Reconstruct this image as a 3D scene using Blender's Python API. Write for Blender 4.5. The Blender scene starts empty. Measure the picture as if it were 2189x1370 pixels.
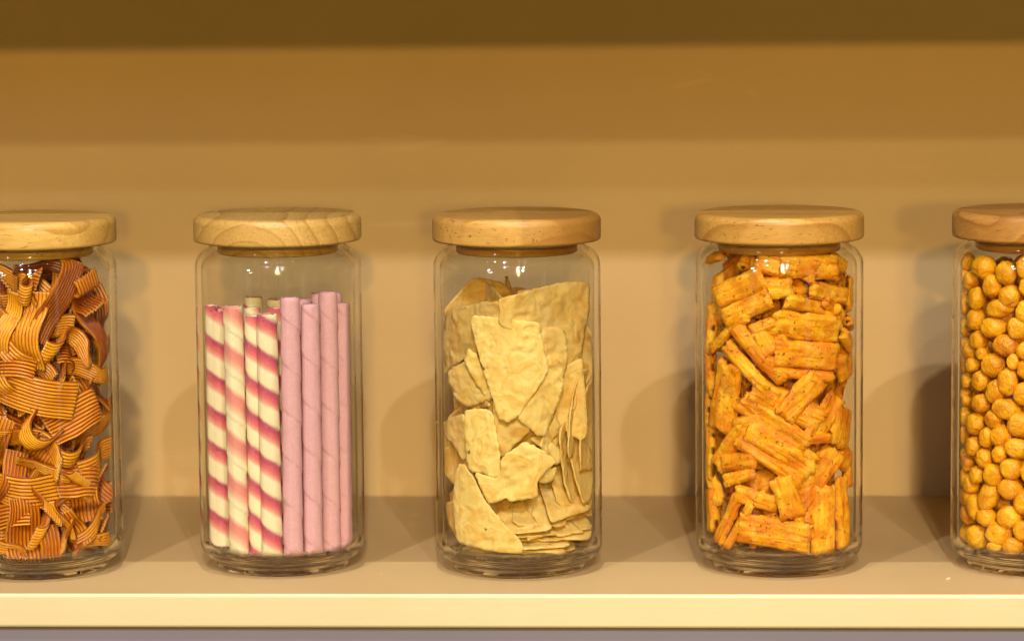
import bpy, bmesh, math, random
import numpy as np
from mathutils import Vector, Matrix, noise
from mathutils.geometry import delaunay_2d_cdt

# ------------------------------------------------------------------ camera
scene = bpy.context.scene
COL = scene.collection
H, YAW, PIT, ROL, F, CY = .37883, -.05195, .12101, -.00961, 6819.35, -1.89133   # F: focal length in pixels of a 2189 wide frame
C0 = np.array([0, CY, H])
_c, _s = math.cos(YAW), math.sin(YAW)
FW = np.array([_s*math.cos(PIT), _c*math.cos(PIT), -math.sin(PIT)])
RT = np.array([_c, -_s, 0.]); UP = np.cross(RT, FW)
R2 = RT*math.cos(ROL)+UP*math.sin(ROL); U2 = -RT*math.sin(ROL)+UP*math.cos(ROL)
cam_d = bpy.data.cameras.new('camera'); cam = bpy.data.objects.new('camera', cam_d); COL.objects.link(cam)
cam_d.sensor_width = 36; cam_d.lens = F*36/2189; cam_d.clip_start = .05; cam_d.clip_end = 60
cam.matrix_world = Matrix(((R2[0], U2[0], -FW[0], C0[0]), (R2[1], U2[1], -FW[1], C0[1]), (R2[2], U2[2], -FW[2], C0[2]), (0, 0, 0, 1)))
cam_d.dof.use_dof = True; cam_d.dof.focus_distance = 1.865; cam_d.dof.aperture_fstop = 8.0
scene.camera = cam

# ------------------------------------------------------------------ world, lamps, exposure
world = bpy.data.worlds.new('World'); scene.world = world; world.use_nodes = True
wn, wl = world.node_tree.nodes, world.node_tree.links
bg = wn['Background']
tc = wn.new('ShaderNodeTexCoord'); mp = wn.new('ShaderNodeMapping'); mp.inputs['Scale'].default_value = (6, 6, 1.2)
nz = wn.new('ShaderNodeTexNoise'); nz.inputs['Scale'].default_value = 1.6; nz.inputs['Detail'].default_value = 3
rp = wn.new('ShaderNodeValToRGB')
rp.color_ramp.elements[0].position = .36; rp.color_ramp.elements[0].color = (.34, .20, .03, 1)
rp.color_ramp.elements[1].position = .72; rp.color_ramp.elements[1].color = (1., .62, .16, 1); _e = rp.color_ramp.elements.new(.82); _e.color = (4, 3, 1.7, 1)
wl.new(tc.outputs['Generated'], mp.inputs['Vector']); wl.new(mp.outputs['Vector'], nz.inputs['Vector'])
wl.new(nz.outputs['Fac'], rp.inputs['Fac']); wl.new(rp.outputs['Color'], bg.inputs['Color'])
bg.inputs['Strength'].default_value = .055

TGT = Vector((-.1, .05, .12)); R_ = math.radians
def lamp(name, az, el, dist, irr, rad, col=(1, .88, .68), target=TGT):
    """disk lamp, one of the shop ceiling or the added low fill; az degrees to the right of straight in front, el degrees up, irr = irradiance at the jars"""
    a, e = math.radians(az), math.radians(el)
    p = Vector((math.sin(a)*math.cos(e), -math.cos(a)*math.cos(e), math.sin(e)))*dist + target
    L = bpy.data.lights.new(name, 'SPOT'); L.energy = irr*4*math.pi*math.pi*dist*dist
    L.shadow_soft_size = rad; L.color = col; L.spot_size = math.radians(50); L.spot_blend = .6
    o = bpy.data.objects.new(name, L); COL.objects.link(o); o.location = p
    o.rotation_euler = (target-p).to_track_quat('-Z', 'Y').to_euler()
    return o
WARM = (1, .925, .96)
lamp('ceiling_or_fill_spot', 12.3, 33.2, 7.5, .27, .055, WARM)
lamp('ceiling_or_fill_spot', 4.4, 33.2, 6.6, .29, .055, WARM)
lamp('ceiling_or_fill_spot', 4, 27.7, 6.5, .09, .06, (.9, .97, .95))
lamp('ceiling_or_fill_spot', 4.5, 23.1, 7.0, .19, .07, (1, .88, .5))
lamp('ceiling_or_fill_spot', 3.2, 13.1, 7.5, .37, .09, (1, .58, .18))
lamp('ceiling_or_fill_spot', 6, 5.2, 7.5, .19, .12, (1, .70, .14))  # low fill lamp, added to brighten the top band of the wall
lamp('ceiling_or_fill_spot', -22, 57, 3.2, .29, .012, WARM)
lamp('ceiling_or_fill_spot', 0, 76.8, 2.6, .50, .008, (1, .95, .90), Vector((-.1, -.05, .0)))
# the shop's small pin lamps: they show as rows of sparkles on the jar shoulders
rl = random.Random(4)
for row, (el, n) in enumerate(((60, 10), (72, 8))):
    for k in range(n):
        az = -80+160*(k+.5)/n+rl.uniform(-5, 5)
        o = lamp('pin_lamp', az, el+rl.uniform(-4, 4), 4.2, .012, .03, (1, .9, .8) if k % 3 else (.85, .85, 1))
w_l = bpy.data.lights.new('shop_window', 'AREA'); w_l.shape = 'RECTANGLE'; w_l.size = .32; w_l.size_y = .5; w_l.energy = 16; w_l.color = (.9, .93, 1)
w_o = bpy.data.objects.new('shop_window', w_l); COL.objects.link(w_o)
w_o.location = Vector((-math.sin(math.radians(38))*4, -math.cos(math.radians(38))*4, 1.37))
w_o.rotation_euler = (TGT-w_o.location).to_track_quat('-Z', 'Y').to_euler()

# tall lit shop windows and door gaps far behind the camera: faint upright streaks on the glass
for az_, w_, z_, e_ in ((-37, .10, .1, 3.2), (-52, .06, .2, 1.6), (17, .07, .1, 1.6), (41, .14, .0, 2.6), (58, .05, .2, 1.2)):
    l_ = bpy.data.lights.new('shop_window', 'AREA'); l_.shape = 'RECTANGLE'; l_.size = w_; l_.size_y = 2.2; l_.energy = .4*e_*math.pi*w_*2.2; l_.color = (1, .92, .8)
    o_ = bpy.data.objects.new('shop_window', l_); COL.objects.link(o_); o_.location = (TGT.x+math.sin(R_(az_))*4.4, -math.cos(R_(az_))*4.4, z_)
    o_.rotation_euler = (Vector((TGT.x, 0, z_))-o_.location).to_track_quat('-Z', 'Y').to_euler()

vs = scene.view_settings
vs.view_transform = 'Standard'; vs.look = 'None'; vs.gamma = 1; vs.use_curve_mapping = False; vs.exposure = 0
cy = scene.cycles
cy.use_denoising = True; cy.denoiser = 'OPENIMAGEDENOISE'; cy.denoising_prefilter = 'ACCURATE'
cy.max_bounces = 24; cy.transmission_bounces = 16; cy.transparent_max_bounces = 32; cy.glossy_bounces = 6; cy.diffuse_bounces = 4
cy.sample_clamp_indirect = 60; cy.blur_glossy = .6

# ------------------------------------------------------------------ helpers
def ray(x, y): return FW*F+R2*(x-1094.5)+U2*(685-y)
def on_y(x, y, Y):
    d = ray(x, y); return C0+d*((Y-CY)/d[1])
def on_z(x, y, Z):
    d = ray(x, y); return C0+d*((Z-H)/d[2])
def on_cyl(x, y, cx, cyy, R):
    """front hit of the pixel ray with the upright cylinder; rays that miss it are pulled onto its flank"""
    d = ray(x, y); o = C0
    a = d[0]**2+d[1]**2; b = 2*(d[0]*(o[0]-cx)+d[1]*(o[1]-cyy)); c = (o[0]-cx)**2+(o[1]-cyy)**2-R*R
    D = b*b-4*a*c
    t = (-b-math.sqrt(D))/(2*a) if D > 0 else -b/(2*a)
    p = o+d*t
    if D <= 0:
        v = p[:2]-np.array([cx, cyy]); v *= R/np.linalg.norm(v); p = np.array([cx+v[0], cyy+v[1], p[2]])
    return p
def lean(a):
    a = (a+22.5) % 180
    return ('level, ', 'slanting down right, ', 'upright, ', 'slanting up right, ')[int(a/45)]
def where(z, dx):
    v = ('on the jar floor', 'just above the floor', 'low down', 'a third up', 'below mid height', 'at mid height', 'above mid height', 'two thirds up', 'near the top', 'just under the lid')[max(0, min(9, int((z-.012)/.0172)))]
    return v+', '+('at the far left', 'left of centre', 'in the centre', 'right of centre', 'at the far right')[max(0, min(4, int((dx+.045)/.018)))]
PX = .000277       # metres per photograph pixel at the jars
def tag(o, label=None, cat=None, group=None, kind=None):
    if label: o['label'] = label
    if cat: o['category'] = cat
    if group: o['group'] = group
    if kind: o['kind'] = kind
    return o
def mk(name, V, Fc, mat, parent=None, smooth=True, uv=None, origin=None):
    V = np.asarray(V, float)
    me = bpy.data.meshes.new(name)
    if origin is not None: V = V-np.asarray(origin)
    me.from_pydata(V.tolist(), [], [tuple(int(i) for i in f) for f in Fc]); me.update()
    if uv is not None:
        ul = me.uv_layers.new(name='UVMap'); li = np.empty(len(me.loops), int); me.loops.foreach_get('vertex_index', li)
        ul.data.foreach_set('uv', np.asarray(uv, float)[li].ravel())
    if smooth: me.polygons.foreach_set('use_smooth', [True]*len(me.polygons))
    if mat: me.materials.append(mat)
    o = bpy.data.objects.new(name, me); COL.objects.link(o)
    if origin is not None: o.location = origin
    if parent: o.parent = parent
    return o
def box(name, x0, x1, y0, y1, z0, z1, mat, bev=0., seg=3):
    bm = bmesh.new(); bmesh.ops.create_cube(bm, size=1)
    for v in bm.verts: v.co = Vector(((x0+x1)/2+v.co.x*(x1-x0), (y0+y1)/2+v.co.y*(y1-y0), (z0+z1)/2+v.co.z*(z1-z0)))
    if bev: bmesh.ops.bevel(bm, geom=list(bm.edges), offset=bev, segments=seg, affect='EDGES', profile=.5)
    me = bpy.data.meshes.new(name); bm.to_mesh(me); bm.free(); me.materials.append(mat)
    o = bpy.data.objects.new(name, me); COL.objects.link(o)
    if bev: me.polygons.foreach_set('use_smooth', [True]*len(me.polygons)); o.modifiers.new('wn', 'WEIGHTED_NORMAL').keep_sharp = True
    return o
def lathe(prof, n=128):
    V = []; Fc = []
    m = len(prof)
    for i in range(n):
        a = 2*math.pi*i/n
        for (r, z) in prof: V.append((r*math.cos(a), r*math.sin(a), z))
    for i in range(n):
        j = (i+1) % n
        for k in range(m-1): Fc.append((i*m+k, j*m+k, j*m+k+1, i*m+k+1))
    return V, Fc
def fix_lathe(V, Fc):
    """merge the axis points and face outwards"""
    bm = bmesh.new()
    vs_ = [bm.verts.new(v) for v in V]
    for f in Fc:
        try: bm.faces.new([vs_[i] for i in f])
        except ValueError: pass
    bmesh.ops.remove_doubles(bm, verts=list(bm.verts), dist=1e-6)
    bmesh.ops.recalc_face_normals(bm, faces=list(bm.faces))
    me = bpy.data.meshes.new('m'); bm.to_mesh(me); bm.free(); return me
def lathe_obj(name, prof, mat, parent, loc=(0, 0, 0), n=128, rotz=0):
    me = fix_lathe(*lathe(prof, n)); me.name = name; me.materials.append(mat)
    me.polygons.foreach_set('use_smooth', [True]*len(me.polygons))
    o = bpy.data.objects.new(name, me); COL.objects.link(o); o.location = loc; o.rotation_euler.z = rotz
    if parent: o.parent = parent
    return o
def arc(cx, cz, r, a0, a1, n):
    return [(cx+r*math.cos(math.radians(a0+(a1-a0)*i/n)), cz+r*math.sin(math.radians(a0+(a1-a0)*i/n))) for i in range(n+1)]

# ------------------------------------------------------------------ materials
class NT:
    def __init__(s, name):
        s.m = bpy.data.materials.new(name); s.m.use_nodes = True; s.n = s.m.node_tree.nodes; s.l = s.m.node_tree.links
        s.b = s.n['Principled BSDF']; s.out = s.n['Material Output']
    def add(s, t, **kw):
        nd = s.n.new(t)
        for k, v in kw.items():
            if k in nd.inputs: 
                if hasattr(v, 'is_output'): s.l.new(v, nd.inputs[k])
                else: nd.inputs[k].default_value = v
            else: setattr(nd, k, v)
        return nd
    def math(s, op, a, b=None, clamp=False):
        nd = s.n.new('ShaderNodeMath'); nd.operation = op; nd.use_clamp = clamp
        for i, v in enumerate((a, b)):
            if v is None: continue
            if hasattr(v, 'is_output'): s.l.new(v, nd.inputs[i])
            else: nd.inputs[i].default_value = v
        return nd.outputs[0]
    def ramp(s, fac, *st):
        nd = s.n.new('ShaderNodeValToRGB'); e = nd.color_ramp.elements
        while len(e) < len(st): e.new(.5)
        for k, (p, c) in enumerate(st): e[k].position = p; e[k].color = (*c, 1) if len(c) == 3 else c
        s.l.new(fac, nd.inputs[0]); return nd.outputs[0]
    def mix(s, fac, a, b, mode='MIX'):
        nd = s.n.new('ShaderNodeMix'); nd.data_type = 'RGBA'; nd.blend_type = mode
        for k, v in ((0, fac), (6, a), (7, b)):
            if hasattr(v, 'is_output'): s.l.new(v, nd.inputs[k])
            else: nd.inputs[k].default_value = v if k == 0 else ((*v, 1) if len(v) == 3 else v)
        return nd.outputs[2]
    def coord(s, kind='Object', scale=(1, 1, 1), loc=(0, 0, 0), rot=(0, 0, 0), rand=0):
        t = s.n.new('ShaderNodeTexCoord'); m = s.n.new('ShaderNodeMapping')
        m.inputs['Scale'].default_value = scale; m.inputs['Rotation'].default_value = rot; m.inputs['Location'].default_value = loc
        v = t.outputs[kind]
        if rand:
            oi = s.n.new('ShaderNodeObjectInfo'); mu = s.n.new('ShaderNodeVectorMath'); mu.operation = 'ADD'
            sc = s.math('MULTIPLY', oi.outputs['Random'], rand); s.l.new(v, mu.inputs[0]); s.l.new(sc, mu.inputs[1]); v = mu.outputs[0]
        s.l.new(v, m.inputs['Vector']); return m.outputs[0]
    def noise(s, vec, scale, detail=4, rough=.55, dist=0):
        nd = s.n.new('ShaderNodeTexNoise'); s.l.new(vec, nd.inputs['Vector'])
        nd.inputs['Scale'].default_value = scale; nd.inputs['Detail'].default_value = detail; nd.inputs['Roughness'].default_value = rough; nd.inputs['Distortion'].default_value = dist
        return nd.outputs['Fac']
    def bump(s, h, dist, strength=1.):
        nd = s.n.new('ShaderNodeBump'); nd.inputs['Distance'].default_value = dist; nd.inputs['Strength'].default_value = strength
        s.l.new(h, nd.inputs['Height']); s.l.new(nd.outputs[0], s.b.inputs['Normal'])
    def base(s, c, rough=.5, spec=.5):
        if hasattr(c, 'is_output'): s.l.new(c, s.b.inputs['Base Color'])
        else: s.b.inputs['Base Color'].default_value = (*c, 1)
        s.b.inputs['Roughness'].default_value = rough; s.b.inputs['Specular IOR Level'].default_value = spec
        return s

def m_paint(name, col, rough=.5, mott=.07):
    t = NT(name); v = t.coord()
    n1 = t.noise(v, 3.5, 4); n2 = t.noise(t.coord(scale=(1, 1, 6)), 40, 5, .65)
    c = t.mix(t.ramp(n1, (.3, (0, 0, 0)), (.7, (1, 1, 1))), tuple(x*(1-mott) for x in col), tuple(min(1, x*(1+mott)) for x in col))
    # sparse scuffs and nicks in the paint
    sc = t.noise(t.coord(scale=(12, 60, 60), rot=(0, 0, .4)), 1.0, 2, .5, .6)
    c = t.mix(t.ramp(sc, (.70, (0, 0, 0)), (.76, (.16, .16, .16))), c, tuple(min(1, x*1.25+.06) for x in col))
    t.base(c, rough, .35)
    t.bump(t.math('ADD', t.math('MULTIPLY', n2, .6), t.noise(v, 220, 3)), .00025, .35)
    return t.m
PAINT = m_paint('cream_paint', (.448, .316, .142))
PALE_FRONT = m_paint('pale_shelf_front', (.63, .555, .33), .4)  # paler colour, used on the front face of the shelf
GREY = m_paint('grey_mauve_paint', (.205, .195, .26), .6)

def m_glass():
    t = NT('clear_glass'); t.n.remove(t.b)
    lw = t.add('ShaderNodeLayerWeight'); lw.inputs['Blend'].default_value = .5; fac = lw.outputs['Facing']
    fres = t.math('ADD', t.math('MULTIPLY', t.math('POWER', fac, 5.), .9), .042)
    tr = t.add('ShaderNodeBsdfTransparent'); tr.inputs[0].default_value = (.97, .97, .955, 1)
    gl = t.add('ShaderNodeBsdfGlossy'); gl.inputs['Roughness'].default_value = .05; gl.inputs['Color'].default_value = (1, 1, 1, 1)
    thin = t.add('ShaderNodeMixShader'); t.l.new(fres, thin.inputs[0]); t.l.new(tr.outputs[0], thin.inputs[1]); t.l.new(gl.outputs[0], thin.inputs[2])
    real = t.add('ShaderNodeBsdfGlass'); real.inputs['Roughness'].default_value = 0; real.inputs['IOR'].default_value = 1.47; real.inputs['Color'].default_value = (.985, .985, .97, 1)
    # gentle waviness of moulded glass
    nb = t.noise(t.coord(scale=(1, 1, .5)), 45, 2)
    bp = t.n.new('ShaderNodeBump'); bp.inputs['Distance'].default_value = .0004; bp.inputs['Strength'].default_value = .5
    t.l.new(nb, bp.inputs['Height']); t.l.new(bp.outputs[0], real.inputs['Normal'])
    edge = t.ramp(fac, (.70, (0, 0, 0)), (.93, (1, 1, 1)))
    sp = t.add('ShaderNodeSeparateXYZ'); tcn = t.add('ShaderNodeTexCoord'); t.l.new(tcn.outputs['Object'], sp.inputs[0])
    low = t.ramp(t.math('MULTIPLY', sp.outputs['Z'], 10.), (.115, (1, 1, 1)), (.17, (0, 0, 0)))
    top = t.ramp(t.math('MULTIPLY', sp.outputs['Z'], 4.), (.730, (1, 1, 1)), (.765, (.25, .25, .25)))
    mf = t.math('MAXIMUM', t.math('MULTIPLY', edge, top), low)
    mx = t.add('ShaderNodeMixShader'); t.l.new(mf, mx.inputs[0]); t.l.new(thin.outputs[0], mx.inputs[1]); t.l.new(real.outputs[0], mx.inputs[2])
    t.l.new(mx.outputs[0], t.out.inputs['Surface'])
    return t.m
GLASS = m_glass()
def m_gasket():
    t = NT('clear_silicone'); t.base((.55, .52, .42), .35); t.b.inputs['Transmission Weight'].default_value = .5; t.b.inputs['IOR'].default_value = 1.4
    return t.m
GASKET = m_gasket()

def m_wood(name, light, dark, axis_rot, axis_loc, ringscale=1., stave=0., pores=1.):
    t = NT(name)
    v = t.coord(rot=axis_rot, loc=axis_loc)
    # growth rings about an axis that runs through (or beside) the lid, warped by noise
    wob = t.add('ShaderNodeTexNoise'); wob.inputs['Scale'].default_value = 14; wob.inputs['Detail'].default_value = 2; t.l.new(v, wob.inputs['Vector'])
    va = t.n.new('ShaderNodeVectorMath'); va.operation = 'MULTIPLY_ADD'
    t.l.new(wob.outputs['Color'], va.inputs[0]); va.inputs[1].default_value = (.012, .012, .012); t.l.new(v, va.inputs[2])
    wv = t.n.new('ShaderNodeTexWave'); wv.wave_type = 'RINGS'; wv.rings_direction = 'X'; wv.wave_profile = 'SAW'
    wv.inputs['Scale'].default_value = 26*ringscale; wv.inputs['Distortion'].default_value = 1.2; wv.inputs['Detail'].default_value = 2; wv.inputs['Detail Scale'].default_value = 1.5
    t.l.new(va.outputs[0], wv.inputs['Vector'])
    ring = t.ramp(wv.outputs['Fac'], (0., (.15, .15, .15)), (.75, (.45, .45, .45)), (.95, (1, 1, 1)), (1., (.2, .2, .2)))
    ms = t.n.new('ShaderNodeMapping'); ms.inputs['Scale'].default_value = (45, 520, 520); t.l.new(v, ms.inputs['Vector'])
    fib = t.noise(ms.outputs[0], 1., 4, .6)
    ms2 = t.n.new('ShaderNodeMapping'); ms2.inputs['Scale'].default_value = (160, 900, 900); t.l.new(v, ms2.inputs['Vector'])
    por = t.noise(ms2.outputs[0], 1., 1, .5)
    big = t.noise(v, 22, 3)
    c = t.mix(t.math('MULTIPLY', ring, .8), light, dark)
    c = t.mix(t.math('MULTIPLY', t.ramp(fib, (.35, (0, 0, 0)), (.75, (1, 1, 1))), .5), c, dark)
    c = t.mix(t.math('MULTIPLY', t.ramp(big, (.4, (0, 0, 0)), (.7, (1, 1, 1))), .45), c, tuple(a*.75+b*.25 for a, b in zip(dark, light)))
    c = t.mix(t.math('MULTIPLY', t.ramp(por, (.66, (0, 0, 0)), (.72, (1, 1, 1))), .55*pores), c, tuple(x*.35 for x in dark))
    if stave:
        # glued block whose grain colour changes at a joint
        sx = t.add('ShaderNodeSeparateXYZ'); tcn = t.add('ShaderNodeTexCoord'); t.l.new(tcn.outputs['Object'], sx.inputs[0])
        c = t.mix(t.ramp(t.math('ADD', sx.outputs['X'], t.math('MULTIPLY', big, .004)), (.0, (0, 0, 0)), (.0015, (.5, .5, .5)), (.010, (.35, .35, .35)), (.030, (.7, .7, .7))), c, tuple(x*.9 for x in dark))
    t.base(c, .42, .4)
    t.bump(t.math('ADD', fib, t.math('MULTIPLY', por, .6)), .00018, .5)
    return t.m
R = math.radians
WOODS = [m_wood('rubberwood_pale', (.70, .48, .13), (.38, .19, .03), (0, 0, R(8)), (.0, .035, -.03), .8),
         m_wood('rubberwood_cathedral', (.68, .47, .14), (.34, .175, .035), (0, R(8), R(88)), (.02, .01, .006), 1.3),
         m_wood('rubberwood_speckled', (.64, .40, .10), (.33, .155, .028), (0, R(3), R(25)), (0, .02, .04), .7, stave=1, pores=1.6),
         m_wood('rubberwood_honey', (.62, .375, .085), (.35, .16, .025), (0, R(4), R(-5)), (0, .05, .02), .6, pores=1.2),
         m_wood('rubberwood_swirl', (.56, .31, .07), (.26, .10, .018), (0, R(25), R(60)), (.03, .02, .0), 1.2)]

# ------------------------------------------------------------------ setting
YW, YF = .23977, -.08575
SH = .368
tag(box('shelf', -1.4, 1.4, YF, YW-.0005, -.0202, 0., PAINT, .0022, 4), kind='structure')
_s = bpy.data.objects['shelf'].data; _s.materials.append(PALE_FRONT)
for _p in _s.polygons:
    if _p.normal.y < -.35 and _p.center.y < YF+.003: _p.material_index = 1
tag(box('upper_shelf', -1.4, 1.4, YF, YW-.0005, SH, SH+.0202, PAINT, .0022, 4), kind='structure')
tag(box('wall', -1.4, 1.4, YW, YW+.02, -.019, 1.2, PAINT), kind='structure')
tag(box('lower_panel', -1.4, 1.4, YF+.005, YF+.02, -.6, -.0207, GREY), kind='structure')

# ------------------------------------------------------------------ jars
JX = [-.38512, -.23873, -.095, .06097, .2136]; JY = [-.00717, .00333, -.00236, .00194, .00426]
RO, RI, ZF = .0499, .0460, .0118
LIDB = .1972
def jar_profile():
    p = [(0, .0022), (.030, .0022), (.0335, .0012)] + arc(.0355, .0012, .0012, 180, 270, 3) + [(.0385, 0)] + arc(.0388, .0012, .0012, 270, 360, 4)
    p += [(.0402, .0034), (.0404, .0046), (.0418, .0056)]
    p += arc(.0404, .0150, .0095, -72, 0, 12)[1:]
    p += [(RO, .02), (RO, .05), (RO, .09), (RO, .13), (RO, .170)]
    p += arc(RO-.0135, .1812, .0135, 0, 66, 14)
    p += arc(.0398, .1952, .0010, 20, 170, 5)
    p += [(.0384, .1932), (.0384, .1915)]
    q = arc(RO-.0135, .1802, .0098, 66, 0, 10)
    p += q + [(RI, .13), (RI, .09), (RI, .05), (RI, ZF+.009)]
    p += arc(RI-.007, ZF+.007, .007, 0, -90, 8) + [(.02, ZF-.0002), (0, ZF-.0004)]
    return p
JP = jar_profile()
JLAB = ['glass jar of orange ribbed ribbon crisps at the left edge, wooden lid',
        'glass jar of striped and pink wafer rolls, wooden lid with curved grain',
        'glass jar of pale flat triangular tortilla chips, speckled wooden lid',
        'glass jar packed with yellow orange flaky crisps, honey wooden lid',
        'glass jar of round orange coated nuts at the right edge, swirled wooden lid']
jar_mesh = None
for i in range(5):
    e = bpy.data.objects.new('glass_jar', None); COL.objects.link(e); e.location = (JX[i], JY[i], 0)
    tag(e, JLAB[i], 'jar', 'lidded glass jars on the shelf')
    if jar_mesh is None:
        b = lathe_obj('glass_body', JP, GLASS, e, n=192); jar_mesh = b.data
    else:
        b = bpy.data.objects.new('glass_body', jar_mesh); COL.objects.link(b); b.parent = e; b.rotation_euler.z = i*1.3
    t = .0158; rl_ = .0502
    lp = [(0, 0), (.0470, 0)] + arc(rl_-.0018, .0018, .0018, -80, 0, 5) + arc(rl_-.0044, t-.0044, .0044, 0, 88, 9) + [(.03, t+.0001), (0, t+.0002)]
    lid = lathe_obj('lid', lp, WOODS[i], e, (0, 0, LIDB), rotz=[.2, 0, .1, -.2, .4][i])
    sp = [(0, 0), (.0352, 0), (.0362, .0008), (.0366, .0072), (0, .0072)]
    lathe_obj('stopper', sp, WOODS[i], lid, (0, 0, -.0073))
    gp = arc(.0376, .0, .0007, 0, 360, 10)
    lathe_obj('gasket', gp, GASKET, lid, (0, 0, -.0012), n=96)

def fit(V, j, pad=.0004, top=None):
    """keep every vertex inside jar j: pushed in by the glass wall, shoulder, floor"""
    V = np.asarray(V, float).copy()
    z = V[:, 2]
    np.clip(z, ZF+.0003, .1900 if top is None else top, out=z)
    Rm = np.full(len(V), RI-pad)
    s = z > .180; Rm[s] = RO-.0135+np.sqrt(np.maximum(.0098**2-(z[s]-.180)**2, 0))-pad
    lo = z < ZF+.007; Rm[lo] = RI-.007+np.sqrt(np.maximum(.007**2-(ZF+.007-z[lo])**2, 0))-pad
    dx = V[:, 0]-JX[j]; dy = V[:, 1]-JY[j]; r = np.hypot(dx, dy)+1e-9
    # soft clamp so crowded layers stay in order
    k = Rm-.0015
    rr = np.where(r > k, k+.0015*np.tanh((r-k)/.0045), r)
    V[:, 0] = JX[j]+dx/r*rr; V[:, 1] = JY[j]+dy/r*rr
    return V
def push(V, j, N, cap, pad=.0004):
    """move a whole piece inwards until its corners clear the glass"""
    N2 = np.array(N, float)
    for _ in range(12):
        r = np.hypot(V[:, 0]-JX[j], V[:, 1]-JY[j]).max(); ex = r-(RI-pad)
        if ex <= 0 or cap <= 0: break
        st = min(ex, cap); V = V-N2*st; cap -= st
    return V
def frame_at(j, px, py, depth, yaw=0):
    """point behind the front glass of jar j under a photograph pixel, with tangent / up / outward axes"""
    back = depth < 0; depth = abs(depth)
    p = on_cyl(px, py, JX[j], JY[j], RI-depth)
    a = math.atan2(p[0]-JX[j], -(p[1]-JY[j]))*.85+math.radians(yaw)
    if back: p[1] = 2*JY[j]-p[1]; a = math.pi-a
    return p, np.array([math.cos(a), math.sin(a), 0.]), np.array([0, 0, 1.]), np.array([math.sin(a), -math.cos(a), 0.])
def nz3(p, s, seed=0):
    return noise.noise(Vector((p[0]*s+seed*7.1, p[1]*s-seed*3.7, p[2]*s+seed*1.9)))
def grid_faces(n, m, cu=False):
    Fc = []
    for i in range(n-1+(1 if cu else 0)):
        for k in range(m-1): Fc.append((i*m+k, ((i+1) % n)*m+k, ((i+1) % n)*m+k+1, i*m+k+1))
    return Fc
def closed_sheet(P, Q, n, m):
    """two n x m sheets (top P, bottom Q) stitched along the border"""
    V = np.concatenate([P.reshape(-1, 3), Q.reshape(-1, 3)]); N = n*m
    Fc = grid_faces(n, m); Fc = Fc+[tuple(N+i for i in reversed(f)) for f in Fc]
    for k in range(m-1):
        Fc.append((k+1, k, N+k, N+k+1)[::-1]); a = (n-1)*m
        Fc.append((a+k, a+k+1, N+a+k+1, N+a+k)[::-1])
    for i in range(n-1):
        Fc.append((i*m, (i+1)*m, N+(i+1)*m, N+i*m)[::-1]); b = m-1
        Fc.append(((i+1)*m+b, i*m+b, N+i*m+b, N+(i+1)*m+b)[::-1])
    return V, Fc

# ------------------------------------------------------------------ wafer rolls (second jar)
def m_roll(name, kind):
    t = NT(name); t_uv = t.add('ShaderNodeTexCoord'); sx = t.add('ShaderNodeSeparateXYZ'); t.l.new(t_uv.outputs['UV'], sx.inputs[0])
    v = t.coord(rand=9)
    fine = t.noise(v, 900, 3, .6); mid = t.noise(v, 120, 3)
    if kind == 'pink':
        c = t.mix(mid, (.72, .45, .51), (.64, .36, .42))
        c = t.mix(t.math('MULTIPLY', t.ramp(fine, (.45, (0, 0, 0)), (.75, (1, 1, 1))), .35), c, (.88, .60, .64))
    else:
        ph = t.math('FRACT', t.math('ADD', sx.outputs['X'], t.math('ADD', sx.outputs['Y'], t.math('MULTIPLY', mid, .10))))
        c = t.ramp(ph, (.0, (.80, .76, .50)), (.40, (.84, .80, .55)), (.52, (.76, .34, .28)), (.64, (.68, .16, .18)), (.82, (.50, .075, .16)), (.90, (.46, .09, .18)), (.98, (.76, .68, .46)))
        if kind == 'coral': c = t.ramp(ph, (.0, (.84, .80, .54)), (.42, (.84, .80, .55)), (.56, (.80, .48, .36)), (.70, (.74, .30, .25)), (.88, (.70, .26, .25)), (.98, (.80, .60, .42)))
        c = t.mix(t.math('MULTIPLY', t.ramp(fine, (.5, (0, 0, 0)), (.8, (1, 1, 1))), .2), c, (.95, .80, .62))
    t.base(c, .62, .3); t.b.inputs['Subsurface Weight'].default_value = .08; t.b.inputs['Subsurface Radius'].default_value = (.004, .002, .0012); t.b.inputs['Subsurface Scale'].default_value = .4
    t.bump(t.math('ADD', fine, t.math('MULTIPLY', mid, 2.)), .0002, .6)
    return t.m
M_PINK = m_roll('pink_wafer', 'pink'); M_STR = m_roll('striped_wafer', 'striped'); M_STR2 = m_roll('coral_striped_wafer', 'coral')
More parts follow.
